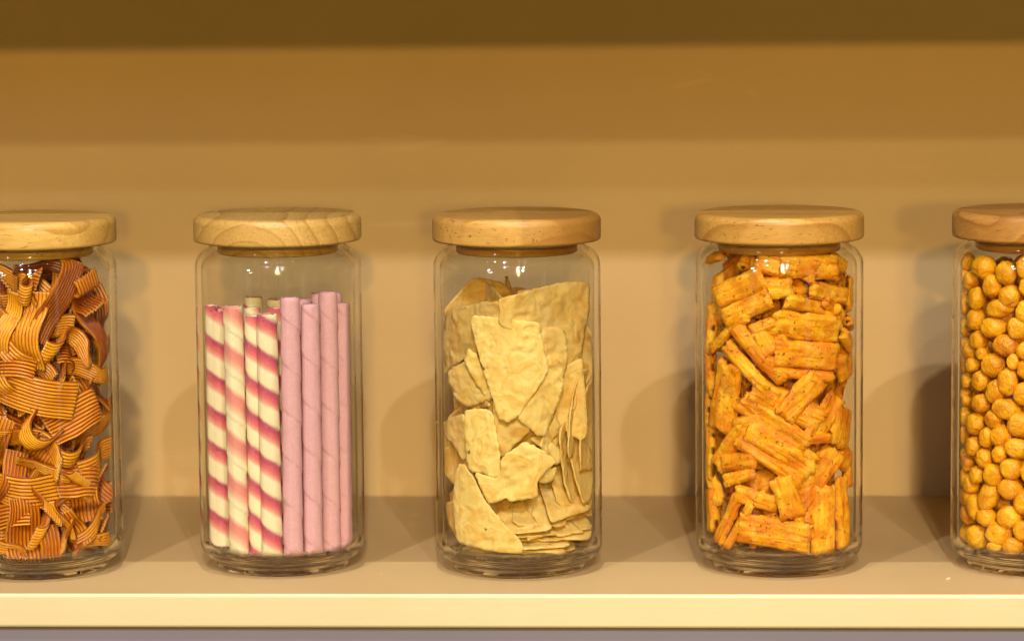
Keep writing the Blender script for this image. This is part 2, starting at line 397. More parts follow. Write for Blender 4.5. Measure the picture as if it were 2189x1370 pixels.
def roll(px0, py0, px1, wid, kind, ring, label, pitch=.0212, phase=0., j=1):
    r = wid*PX/2
    # axis: top under pixel (px0, py0), foot on the jar floor under px1; 'ring' = distance of the axis from the jar axis
    def hit(px, py):
        return on_cyl(px, py, JX[j], JY[j], ring) if ring > 0 else on_y(px, py, JY[j]-ring)
    T = hit(px0, py0+wid*.06); B = hit(px1, 1165); B[2] = ZF+.0008
    A = T-B; L = np.linalg.norm(A); A /= L
    X = np.cross([0, 1, 0], A); X /= np.linalg.norm(X); Yv = np.cross(A, X)
    nu, nv = 56, 190
    V = []; UV = []
    rnd = random.Random(int(px0*7+py0)); tw = rnd.uniform(0, 6)
    for a in range(nv):
        s = L*a/(nv-1)
        for u in range(nu):
            th = 2*math.pi*u/nu
            hel = (u/nu + (s/(.0275 if kind == 'pink' else pitch)) + tw) % 1.
            rr = r*(1.02-.085*hel+.02*nz3((math.cos(th), math.sin(th), s*70+tw), 1.1, 1))
            if hel < .04: rr -= r*.10
            e = 0
            if a == nv-1: e = .0006*nz3((math.cos(th)*2, math.sin(th)*2, tw), 1.5, 3)
            if a > nv-4: rr *= 1-.02*(a-nv+4)*(1+nz3((math.cos(th)*3, math.sin(th)*3, tw), 1, 5))
            if a == 0: rr *= .97
            V.append(B+A*(s+e)+(X*math.cos(th)+Yv*math.sin(th))*rr)
            UV.append((u/nu, s/pitch+phase))
    n_out = len(V)
    # inner wall of the tube and rim, then the core spiral of thin wafer
    depth = min(L*.25, .02)
    for a in range(12):
        s = L-.0004-depth*a/11
        for u in range(nu):
            th = 2*math.pi*u/nu; V.append(B+A*s+(X*math.cos(th)+Yv*math.sin(th))*r*.70); UV.append((.2, .05+phase))
    Fc = []
    def ring_f(o0, o1):
        for u in range(nu): Fc.append((o0+u, o0+(u+1) % nu, o1+(u+1) % nu, o1+u))
    for a in range(nv-1): ring_f(a*nu, (a+1)*nu)
    ring_f((nv-1)*nu, n_out)
    for a in range(11): ring_f(n_out+a*nu, n_out+(a+1)*nu)
    Fc.append(tuple(range(nu-1, -1, -1))); b = n_out+11*nu; Fc.append(tuple(b+u for u in range(nu)))
    o = mk('wafer_roll', fit(V, j), Fc, M_PINK if kind == 'pink' else M_STR2 if 'wide banded striped' in label else M_STR, uv=UV, origin=B)
    return tag(o, label, 'wafer roll', 'wafer rolls standing in the second jar')
RR = .0386
ROLLS = [
 (441, 650, 450, 33, 's', .0412, 'striped wafer roll farthest left against the jar wall', .0212, .10),
 (459, 660, 470, 42, 's', .0365, 'striped wafer roll second from the left, pressed beside the pale topped one', .0212, .25),
 (498, 652, 512, 44, 's', RR, 'wide banded striped wafer roll with a pale cream top, third from left', .0262, .42),
 (541, 672, 552, 38, 's', .0330, 'striped wafer roll half hidden between two wider striped rolls', .0205, .0),
 (570, 668, 582, 46, 's', RR, 'striped wafer roll in front next to the first pink roll', .0212, .38),
 (620, 634, 627, 43, 'p', RR, 'pink wafer roll front centre, leftmost of the front pink ones', .0275, 0),
 (663, 648, 670, 42, 'p', RR, 'pink wafer roll with folded in top, second of the front pink ones', .0275, 0),
 (701, 622, 709, 42, 'p', .0375, 'tallest pink wafer roll, third of the front pink ones', .0275, 0),
 (731, 646, 737, 38, 'p', .0402, 'pink wafer roll right of the tallest one near the jar wall', .0275, 0),
 (742, 624, 745, 36, 'p', .0330, 'pink wafer roll at the far right behind the others', .0275, 0),
 (541, 632, 548, 42, 's', -.020, 'hollow wafer roll with dusky rim standing at the back left', .0212, .5),
 (592, 637, 596, 44, 's', -.022, 'wafer roll with dark red rim standing at the back centre', .0212, .6),
 (538, 655, 545, 40, 's', -.004, 'pale wafer roll with hollow top behind the wide banded one', .0212, .9),
 (645, 636, 650, 44, 'p', -.012, 'pink wafer roll rim showing behind the two front pink rolls', .0275, 0),
 (684, 624, 690, 42, 'p', -.018, 'pink wafer roll rim peeping out left of the tallest one', .0275, 0),
 (480, 652, 490, 42, 's', -.010, 'striped wafer roll behind the left ones, rim just showing', .0212, .4),
 (590, 655, 600, 40, 's', -.002, 'wafer roll tucked behind the front striped and pink ones', .0212, .2),
]
for (a, b, c, w, k, rg, lab, pi, ph) in ROLLS: roll(a, b, c, w, 'pink' if k == 'p' else 'striped', rg, lab, pi, ph)

# ------------------------------------------------------------------ crumbs on jar floors
def crumbs(j, n, col, ymin, ymax, seed, size=(.0003, .0011), spread=.95):
    rnd = random.Random(seed); V = []; Fc = []
    for k in range(n):
        a = rnd.uniform(-math.pi*.95, -math.pi*.05) ; r = RI*.93*math.sqrt(rnd.uniform(.45, 1))*spread
        c = np.array([JX[j]+r*math.cos(a), JY[j]+r*math.sin(a), ZF+rnd.choice((.0003, .0006, .001, .002, .003))*rnd.random()+.0003]); s = rnd.uniform(*size)
        bs = len(V); M = Matrix.Rotation(rnd.uniform(0, 6), 3, Vector((rnd.random(), rnd.random(), rnd.random()+.1)).normalized())
        for p in ((1, 0, 0), (-1, 0, 0), (0, 1, 0), (0, -1, 0), (0, 0, 1), (0, 0, -1)):
            q = M @ Vector(p)*s*rnd.uniform(.5, 1.2); V.append(c+np.array(q))
        for f in ((0, 2, 4), (2, 1, 4), (1, 3, 4), (3, 0, 4), (2, 0, 5), (1, 2, 5), (3, 1, 5), (0, 3, 5)): Fc.append(tuple(bs+i for i in f))
    V = fit(V, j)
    o = mk('crumbs', V, Fc, NT('crumb_'+str(j)).base(col, .7).m, smooth=False)
    return tag(o, None, None, None, 'stuff')
for j, n, col, lab in ((1, 150, (.85, .55, .50), 'pink and cream crumbs on the floor of the wafer roll jar'), (2, 420, (.62, .46, .18), 'fine pale crumbs on the floor of the tortilla chip jar'),
                       (3, 160, (.70, .36, .04), 'fine orange crumbs on the floor of the flaky crisp jar')):
    o = crumbs(j, n, col, 0, 0, 10+j, (.0003, .0010) if j == 1 else (.00015, .0005)); tag(o, lab, 'crumbs')

# ------------------------------------------------------------------ tortilla chips (third jar)
def m_chip():
    t = NT('tortilla_chip'); v = t.coord(rand=5)
    oi = t.add('ShaderNodeObjectInfo')
    n1 = t.noise(v, 55, 4, .6, .4); n2 = t.noise(v, 260, 4, .6); n3 = t.noise(v, 130, 2, .5)
    c = t.mix(n1, (.92, .77, .29), (.88, .67, .17))
    c = t.mix(t.math('MULTIPLY', t.ramp(t.noise(v, 90, 3, .6, 1.), (.45, (0, 0, 0)), (.68, (1, 1, 1))), .85), c, (.76, .45, .065))
    c = t.mix(t.math('MULTIPLY', t.ramp(n2, (.50, (0, 0, 0)), (.80, (1, 1, 1))), .5), c, (.95, .84, .42))
    c = t.mix(t.math('MULTIPLY', oi.outputs['Random'], .25), c, (.66, .42, .11))
    c = t.mix(1., c, oi.outputs['Color'], 'MULTIPLY')
    c = t.mix(t.math('MULTIPLY', t.ramp(n3, (.735, (0, 0, 0)), (.76, (1, 1, 1))), .9), c, (.20, .09, .02))
    t.base(c, .6, .35); t.b.inputs['Subsurface Weight'].default_value = .12; t.b.inputs['Subsurface Radius'].default_value = (.006, .003, .001); t.b.inputs['Subsurface Scale'].default_value = .3
    vo = t.add('ShaderNodeTexVoronoi'); vo.feature = 'SMOOTH_F1'; vo.inputs['Scale'].default_value = 190; t.l.new(v, vo.inputs['Vector'])
    bl = t.ramp(vo.outputs['Distance'], (.1, (1, 1, 1)), (.45, (0, 0, 0))); bl = t.math('MULTIPLY', bl, t.ramp(t.noise(v, 60, 1), (.45, (0, 0, 0)), (.6, (1, 1, 1))))
    t.bump(t.math('ADD', t.math('ADD', t.math('MULTIPLY', t.noise(v, 90, 2, .4, 1.2), 3.), t.math('MULTIPLY', bl, 1.2)), t.math('MULTIPLY', n2, .6)), .0005, .8)
    return t.m
M_CHIP = m_chip()
def outline_smooth(P, n_cut=1, jag=0., seed=0):
    P = [np.array(p, float) for p in P]
    for _ in range(n_cut):
        Q = []
        for i in range(len(P)):
            a, b = P[i], P[(i+1) % len(P)]; Q += [a*.88+b*.12, a*.12+b*.88]
        P = Q
    # resample evenly
    P.append(P[0]); seg = [np.linalg.norm(P[i+1]-P[i]) for i in range(len(P)-1)]; tot = sum(seg); n = max(24, int(tot/4.))
    out = []; i = 0; acc = 0
    for k in range(n):
        t = tot*k/n
        while acc+seg[i] < t: acc += seg[i]; i += 1
        out.append(P[i]+(P[i+1]-P[i])*((t-acc)/max(seg[i], 1e-9)))
    c = sum(out)/len(out)
    return [p+(p-c)/np.linalg.norm(p-c)*jag*(noise.noise(Vector((p[0]*.09, p[1]*.09, seed)))+.5*noise.noise(Vector((p[0]*.3, p[1]*.3, seed+5)))) for p in out]
def flat_mesh(P, step):
    """triangulate an outline with interior points: returns 2-D vertices, triangles and the border loop"""
    n = len(P); pts = [Vector((float(p[0]), float(p[1]))) for p in P]
    A = np.array(P); x0, y0 = A.min(0); x1, y1 = A.max(0)
    def inside(x, y):
        c = False; j = n-1
        for i in range(n):
            if (A[i, 1] > y) != (A[j, 1] > y) and x < (A[j, 0]-A[i, 0])*(y-A[i, 1])/(A[j, 1]-A[i, 1])+A[i, 0]: c = not c
            j = i
        return c
    yy = y0+step*.5; row = 0
    while yy < y1:
        xx = x0+step*(.5 if row % 2 else 0)
        while xx < x1:
            if inside(xx, yy) and np.hypot(A[:, 0]-xx, A[:, 1]-yy).min() > step*.55: pts.append(Vector((xx, yy)))
            xx += step
        yy += step*.87; row += 1
    vv, ee, ff, ov, oe, of = delaunay_2d_cdt(pts, [(i, (i+1) % n) for i in range(n)], [], 1, 1e-5)
    V = np.array([[v.x, v.y] for v in vv]); return V, [tuple(f) for f in ff]
def slab_from(V2, tri, top, bot, ):
    """close two surfaces over the same triangulation"""
    N = len(V2); Fc = []; ed = {}
    for f in tri:
        Fc.append(f); Fc.append(tuple(N+i for i in reversed(f)))
        for i in range(len(f)):
            a, b = f[i], f[(i+1) % len(f)]; ed[(a, b)] = ed.get((a, b), 0)+1
    for (a, b) in ed:
        if (b, a) not in ed: Fc.append((b, a, N+a, N+b))
    return np.concatenate([top, bot]), Fc
def chip_px(P, depth, label, slope=(0, 0), bend=0., seed=0, j=2, tone=0., group='triangular tortilla chips in the middle jar', thick=.0010):
    """a chip whose outline is given in photograph pixels, lying 'depth' behind the front glass"""
    O = outline_smooth(P, 1, 3.2, seed); V2, tri = flat_mesh(O, 5.5)
    c = V2.mean(0)
    p0, T, U, N = frame_at(j, c[0], c[1], depth)
    a = np.linalg.norm(ray(*c))
    # plane through p0 with outward normal tipped by slope
    n = N+T*slope[0]+U*slope[1]; n /= np.linalg.norm(n)
    top = []; bot = []
    for q in V2:
        d = ray(*q); t = np.dot(p0-C0, n)/np.dot(d, n); p = C0+d*t
        u = np.dot(p-p0, T); w = np.dot(p-p0, U)
        h = bend*(u*u+.4*w*w)+.0014*noise.noise(Vector((p[0]*75, p[2]*75, seed)))+.0009*noise.noise(Vector((p[0]*240, p[2]*240, seed+9)))
        th = thick*(.75+.5*noise.noise(Vector((p[0]*150, p[2]*150, seed+3))))
        top.append(p-n*h); bot.append(p-n*(h+th))
    V, Fc = slab_from(V2, tri, np.array(top), np.array(bot))
    # image y runs down, so flip the winding for outward faces
    Fc = [tuple(reversed(f)) for f in Fc]
    V = fit(V, j)
    o = mk('tortilla_chip', V, Fc, M_CHIP, origin=V.mean(0)); o.color = (1-.28*tone, 1-.38*tone, 1-.45*tone, 1)
    return tag(o, label, 'tortilla chip', group)
def chip_free(px, py, Y, size, rot, label, seed=0, j=2, curl=4., asp=1., kind='tri', tone=.5):
    """a chip in any attitude: rot = Euler degrees applied to a chip lying in the x-z plane facing the camera"""
    rnd = random.Random(seed); s = size
    base = [(-.5*s, -.42*s), (-.46*s, -.5*s), (.46*s, -.5*s), (.52*s, -.42*s), (.12*s, .5*s), (-.1*s, .52*s)]
    if kind == 'quad': base = [(-.5*s, -.5*s), (.5*s, -.45*s), (.42*s, .42*s), (.1*s, .5*s), (-.4*s, .35*s)]
    O = outline_smooth([(x*asp*rnd.uniform(.85, 1.15), y*rnd.uniform(.85, 1.15)) for x, y in base], 2, 1.6, seed); V2, tri = flat_mesh(O, 6)
    p0 = on_y(px, py, JY[j]+Y); M = np.array(Matrix.Rotation(math.radians(rot[2]), 3, 'Z') @ Matrix.Rotation(math.radians(rot[0]), 3, 'X') @ Matrix.Rotation(math.radians(rot[1]), 3, 'Y'))
    top = []; bot = []
    for q in V2*PX:
        h = curl*(q[0]**2+.5*q[1]**2)+.0010*noise.noise(Vector((q[0]*80, q[1]*80, seed)))+.0004*noise.noise(Vector((q[0]*260, q[1]*260, seed+9)))
        th = .0010
        top.append(p0+M@np.array([q[0], -h, q[1]])); bot.append(p0+M@np.array([q[0], -h+th, q[1]]))
    V, Fc = slab_from(V2, tri, np.array(top), np.array(bot))
    V = fit(V, j); o = mk('tortilla_chip', V, Fc, M_CHIP, origin=V.mean(0)); o.color = (1-.28*tone, 1-.38*tone, 1-.45*tone, 1)
    if label[0] == '*': label = label[1:]+where(p0[2], p0[0]-JX[j])
    return tag(o, label, 'tortilla chip', 'triangular tortilla chips in the middle jar')
CH = [
 ([(1158,614),(1182,589),(1204,580),(1225,589),(1262,596),(1265,608),(1230,640),(1180,650)], .040, 'brownish tortilla chip tip rising behind the big upper right one', (.1, 0)),
 ([(1035,602),(1050,586),(1063,588),(1075,608),(1067,626),(1050,650)], .045, 'small dark tortilla chip corner highest at the upper left', (0, 0)),
 ([(1001,657),(1003,626),(1013,608),(1032,602),(1047,611),(1066,632),(1069,663),(1060,740),(1010,740)], .030, 'rounded tortilla chip end standing up at the upper left', (0, 0)),
 ([(1067,645),(1096,632),(1158,614),(1207,602),(1265,605),(1266,620),(1262,675),(1256,706),(1243,786),(1225,793),(1213,783),(1200,740),(1161,720),(1072,700)], .012, 'large streaky tortilla chip across the upper right', (.15, 0)),
 ([(951,666),(967,657),(1072,642),(1067,681),(1050,740),(1007,760),(992,767),(955,789),(937,807),(934,764),(940,706)], .010, 'wide wrinkled tortilla chip against the left glass near the top', (-.1, 0)),
 ([(936,859),(933,810),(975,800),(1026,853),(1038,868),(990,883),(951,898),(933,910)], .016, 'dull tortilla chip edge at the left glass about mid height', (0, 0)),
 ([(955,792),(989,774),(1004,770),(1035,813),(1047,850),(1023,862),(999,871),(975,856),(957,820)], .007, 'smooth yellowish tortilla chip below the wide left one', (0, 0)),
 ([(1000,745),(1020,760),(1050,850),(1040,860),(1005,800),(992,770)], .0062, 'narrow yellow tortilla chip sliver left of the big front one', (0, 0)),
 ([(1164,700),(1185,697),(1207,703),(1213,737),(1213,783),(1204,813),(1176,798),(1167,761),(1150,724)], .009, 'tortilla chip with blistered rim just right of the big front one', (0, 0)),
 ([(1170,761),(1194,767),(1208,795),(1204,829),(1196,860),(1187,880),(1175,910),(1166,931),(1148,932),(1136,919),(1105,892),(1136,830)], .0055, 'pale pointed tortilla chip leaning out from under the big front one', (.1, 0)),
 ([(1130,937),(1169,925),(1187,889),(1196,904),(1193,928),(1166,964)], .010, 'small tortilla chip piece right of centre', (0, 0)),
 ([(1166,961),(1181,946),(1199,964),(1199,991),(1187,994)], .008, 'small cream tortilla chip corner right of the jagged central one', (0, 0)),
 ([(1148,1030),(1169,1006),(1190,994),(1187,1021),(1169,1033)], .008, 'small rounded tortilla chip lobe below the cream corner', (0, 0)),
 ([(1053,850),(1110,880),(1133,919),(1115,940),(1095,955),(1086,973),(1069,979),(1055,925)], .007, 'orange toasted tortilla chip under the tip of the big front one', (0, 0)),
 ([(951,898),(990,883),(1000,922),(1006,970),(990,985),(969,952),(948,931)], .006, 'toasted tortilla chip corner at the left glass below mid height', (0, 0)),
 ([(1071,979),(1095,961),(1121,943),(1163,964),(1196,988),(1166,1009),(1148,1030),(1150,1064),(1092,1071),(1080,1065),(1044,1079),(1032,1060),(1005,1010),(1066,1024)], .0035, 'jagged greenish yellow tortilla chip low in the centre', (0, 0)),
 ([(990,880),(1008,874),(1041,874),(1053,886),(1059,916),(1068,970),(1066,1024),(1032,1015),(999,1006),(993,970),(987,910)], .0018, 'upright pale tortilla chip left of centre with rounded top', (0, 0)),
 ([(992,688),(1004,675),(1084,681),(1156,691),(1158,715),(1168,737),(1167,755),(1178,792),(1158,823),(1136,850),(1107,892),(1086,904),(1070,900),(1060,885),(1053,856),(1035,812),(1010,740)], .0010, 'biggest bright yellow tortilla chip pointing down in front', (0, 0)),
 ([(975,991),(990,994),(1011,1018),(1029,1060),(1050,1089),(1080,1128),(1107,1155),(1114,1173),(1112,1188),(1068,1182),(1011,1170),(969,1158),(954,1104),(954,1060),(963,1012)], .0014, 'large tortilla chip with a curved long side standing bottom left', (0, 0)),
 ([(1150,640),(1180,700),(1215,760),(1240,830),(1222,870),(1190,860),(1160,760)], .020, 'tortilla chip in the second layer behind the right hand ones', (0, 0)),
 ([(960,905),(1000,960),(1010,1040),(985,1060),(955,1030),(945,960)], .014, 'brownish tortilla chip behind the left ones above the big bottom one', (0, 0)),
 ([(1050,700),(1150,720),(1190,880),(1130,980),(1040,960),(1000,850)], .018, 'tortilla chip mostly hidden behind the big front one', (0, 0)),
 ([(990,880),(1080,900),(1100,1060),(1060,1120),(1000,1080),(960,980)], .020, 'tortilla chip mostly hidden behind the upright pale one', (0, 0)),
]
TONE = [.9, 1.4, .5, .5, .65, .6, .25, .0, .4, .0, .4, .2, .3, .5, .55, .0, .0, .0, .1, .6, .8, .5, .5]
for k, (P, d, lab, sl) in enumerate(CH): chip_px(P, d, lab, sl, seed=k*3+1, bend=2., tone=TONE[k])
# chips seen edge-on: nested upright ones at the right, then the fan of flat ones at the bottom right
EDGE = [(1216, 985, -.016, 180, (-3, 170, 70), 'upright tortilla chip seen edge on, lowest of the right row', .55),
        (1230, 880, -.014, 200, (5, 8, 76), 'long upright tortilla chip with brown shaded rim at the right glass', .55),
        (1240, 975, -.010, 200, (-8, 175, 66), 'wavy edged upright tortilla chip in the right row', .5),
        (1254, 905, -.006, 220, (2, 8, 72), 'tortilla chip edge nearest the right glass', .45)]
for k, (x, y, Y, sz, rt, lab, asp) in enumerate(EDGE): chip_free(x, y, Y, sz, rt, lab, seed=60+k, curl=6, asp=asp, kind='quad', tone=.35)
FAN = [(1100, 1086, -.026, 100, (-38, 0, -10), 'small tortilla chip tucked under the jagged central one'),
       (1150, 1080, -.022, 120, (-50, 10, 20), 'tortilla chip topmost in the fan at the bottom'),
       (1185, 1050, -.018, 120, (-46, -8, 40), 'tortilla chip at the right side of the bottom fan'),
       (1130, 1100, -.024, 120, (-60, 5, 5), 'tortilla chip second from the top in the bottom fan'),
       (1165, 1105, -.016, 130, (-62, -8, 20), 'tortilla chip third from the top in the bottom fan'),
       (1200, 1085, -.006, 120, (-58, 8, 45), 'tortilla chip at the outer right of the bottom fan'),
       (1140, 1125, -.014, 130, (-70, 0, 10), 'tortilla chip fourth from the top in the bottom fan'),
       (1190, 1120, -.010, 150, (-74, 6, 25), 'toasted tortilla chip with a pointed tip low in the fan'),
       (1135, 1143, -.012, 150, (-77, 0, -5), 'tortilla chip near the bottom of the fan'),
       (1150, 1160, -.008, 140, (-82, 3, 10), 'lowest tortilla chip lying almost flat on the jar floor'),
       (1080, 1140, -.006, 130, (-66, 0, -15), 'tortilla chip behind the bottom left one with its edge showing'),
       (1225, 1060, .006, 120, (-40, 10, 60), 'brown tortilla chip at the lower right glass')]
for k, (x, y, Y, sz, rt, lab) in enumerate(FAN): chip_free(x, y, Y, sz, rt, lab, seed=80+k, curl=-3 if k % 3 else 3, kind='quad' if k % 2 else 'tri')
FAN2 = [(1110, 1112, -.022, 120, (-64, 0, 0), 'thin tortilla chip layer at the left start of the bottom fan'), (1175, 1078, -.020, 110, (-48, -12, 34), 'short curved tortilla chip layer high in the bottom fan'),
        (1205, 1108, -.012, 110, (-66, -6, 40), 'thin tortilla chip layer at the right end of the bottom fan'), (1160, 1142, -.018, 130, (-79, 4, 12), 'thin tortilla chip layer low in the bottom fan'), (1218, 1030, -.010, 120, (-30, 10, 55), 'curved tortilla chip leaning above the right end of the fan')]
for k, (x, y, Y, sz, rt, lab) in enumerate(FAN2): chip_free(x, y, Y, sz, rt, lab, seed=180+k, curl=-6, kind='quad', tone=.3)
rnd = random.Random(21)
for k in range(46):
    x = rnd.uniform(985, 1230); y = 660+k*10.8
    chip_free(x, y, rnd.uniform(-.020, .030), rnd.uniform(120, 165), (rnd.uniform(-35, 20), rnd.uniform(0, 180), rnd.uniform(-55, 55)), '*tortilla chip buried behind others, ', seed=120+k, kind='quad' if k % 3 == 0 else 'tri', tone=rnd.random())

#PART2
# ------------------------------------------------------------------ flaky crisps (fourth jar)
def m_flaky():
    t = NT('flaky_crisp'); uv = t.add('ShaderNodeTexCoord'); m = t.n.new('ShaderNodeMapping'); oi = t.add('ShaderNodeObjectInfo')
    mv = t.n.new('ShaderNodeVectorMath'); mv.operation = 'ADD'; t.l.new(uv.outputs['UV'], mv.inputs[0]); t.l.new(t.math('MULTIPLY', oi.outputs['Random'], 3.), mv.inputs[1])
    m.inputs['Scale'].default_value = (45, 300, 1); t.l.new(mv.outputs[0], m.inputs['Vector'])
    v = t.coord(rand=6)
    st = t.noise(m.outputs[0], 1., 5, .62, .5); bl = t.noise(v, 90, 4, .6); sp = t.noise(v, 480, 3, .6)
    c = t.ramp(st, (.28, (.24, .035, .002)), (.37, (.74, .25, .003)), (.46, (.92, .46, .006)), (.66, (.97, .64, .05)))
    c = t.mix(t.math('MULTIPLY', t.ramp(bl, (.42, (0, 0, 0)), (.62, (1, 1, 1))), .72), c, (.66, .16, .003))
    c = t.mix(t.math('MULTIPLY', oi.outputs['Random'], .3), c, (.66, .19, .005))
    c = t.mix(t.math('MULTIPLY', t.ramp(t.noise(v, 60, 3), (.56, (0, 0, 0)), (.72, (1, 1, 1))), .35), c, (.88, .56, .07))
    c = t.mix(t.ramp(sp, (.62, (0, 0, 0)), (.67, (.85, .85, .85))), c, (.22, .05, .008))
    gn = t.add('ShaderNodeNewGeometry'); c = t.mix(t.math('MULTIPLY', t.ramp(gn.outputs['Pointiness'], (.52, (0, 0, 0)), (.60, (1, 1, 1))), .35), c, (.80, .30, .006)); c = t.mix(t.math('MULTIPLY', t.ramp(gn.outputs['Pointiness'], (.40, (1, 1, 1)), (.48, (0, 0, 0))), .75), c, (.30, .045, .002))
    t.base(c, .55, .3); t.b.inputs['Subsurface Weight'].default_value = .0; t.b.inputs['Subsurface Radius'].default_value = (.005, .002, .0005); t.b.inputs['Subsurface Scale'].default_value = .3
    t.bump(t.math('ADD', t.math('MULTIPLY', st, 1.5), t.math('ADD', sp, bl)), .0007, .8)
    return t.m
M_FLAKY = m_flaky()
def slab(px, py, L, W, ang, depth, label, seed=0, j=3, yaw=0, thick=.0058, tip=0., curl=None, roll=None):
    """layered crisp: L, W in photograph pixels, ang = degrees clockwise in the picture"""
    rnd = random.Random(seed*13+5); L *= PX*1.04; W *= PX*1.12
    p0, T, U, N = frame_at(j, px, py, depth+thick*.3, yaw); p0 = p0-N*0
    a = math.radians(-ang); e1 = T*math.cos(a)+U*math.sin(a); e2 = -T*math.sin(a)+U*math.cos(a)
    tp = math.radians(tip); e1, N1 = e1*math.cos(tp)+N*math.sin(tp), N*math.cos(tp)-e1*math.sin(tp)
    ro = math.radians(roll if roll is not None else rnd.uniform(-14, 14)); e2, N1 = e2*math.cos(ro)+N1*math.sin(ro), N1*math.cos(ro)-e2*math.sin(ro)
    curl = rnd.uniform(-6, 9) if curl is None else curl
    n = max(18, int(L/.0011)); m = max(10, int(W/.0010)); sd = rnd.uniform(0, 90)
    P = np.zeros((n, m, 3)); Q = np.zeros((n, m, 3)); UV = []
    NV = lambda x, y, z: noise.noise(Vector((x, y, z)))
    for i in range(n):
        for k in range(m):
            s = (i/(n-1)-.5); w = (k/(m-1)-.5)
            x = s*L*(1+.08*NV(w*5, sd, 1)+.05*NV(w*19, sd+(3 if s > 0 else 0), 4)); y = w*W*(1+.12*NV(s*4, sd+(4 if w > 0 else 0), 2)+.05*NV(s*15, sd+(7 if w > 0 else 0), 8))
            # lengthwise flaky layers: rounded ridges with sharp valleys between them
            g = w*W*700+1.6*NV(s*3.5, w*2, sd)+sd
            ridge = .0004*abs(math.sin(g*.25))**.5+.0005*NV(x*90, y*380, sd)+.0006*NV(x*210, y*260, sd+3)+.0004*NV(x*420, y*620, sd+8)
            edge = min(1, (.5-abs(w))*m/2.2)*min(1, (.5-abs(s))*n/2.0); edge = math.sqrt(max(edge, 0))
            h = curl*y*y*1.6-curl*.35*x*x+.0024*NV(x*40, y*45, sd+6)
            f = thick*.5*edge*(1+.35*NV(x*90, y*120, sd+5))
            P[i, k] = p0+e1*x+e2*y+N1*(f+ridge*edge-h); Q[i, k] = p0+e1*x+e2*y-N1*(f+h-.0004*NV(x*200, y*400, sd+11))
            UV.append((x+sd*.01, y+sd*.013))
    V, Fc = closed_sheet(P, Q, n, m)
    V = fit(push(V, j, N, .007), j, .0003)
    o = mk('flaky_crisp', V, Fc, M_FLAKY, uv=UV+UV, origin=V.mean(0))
    if label[0] == '*': label = label[1:]+lean(ang)+where(p0[2], p0[0]-JX[j])
    return tag(o, label, 'crisp', 'flaky crisps filling the fourth jar')
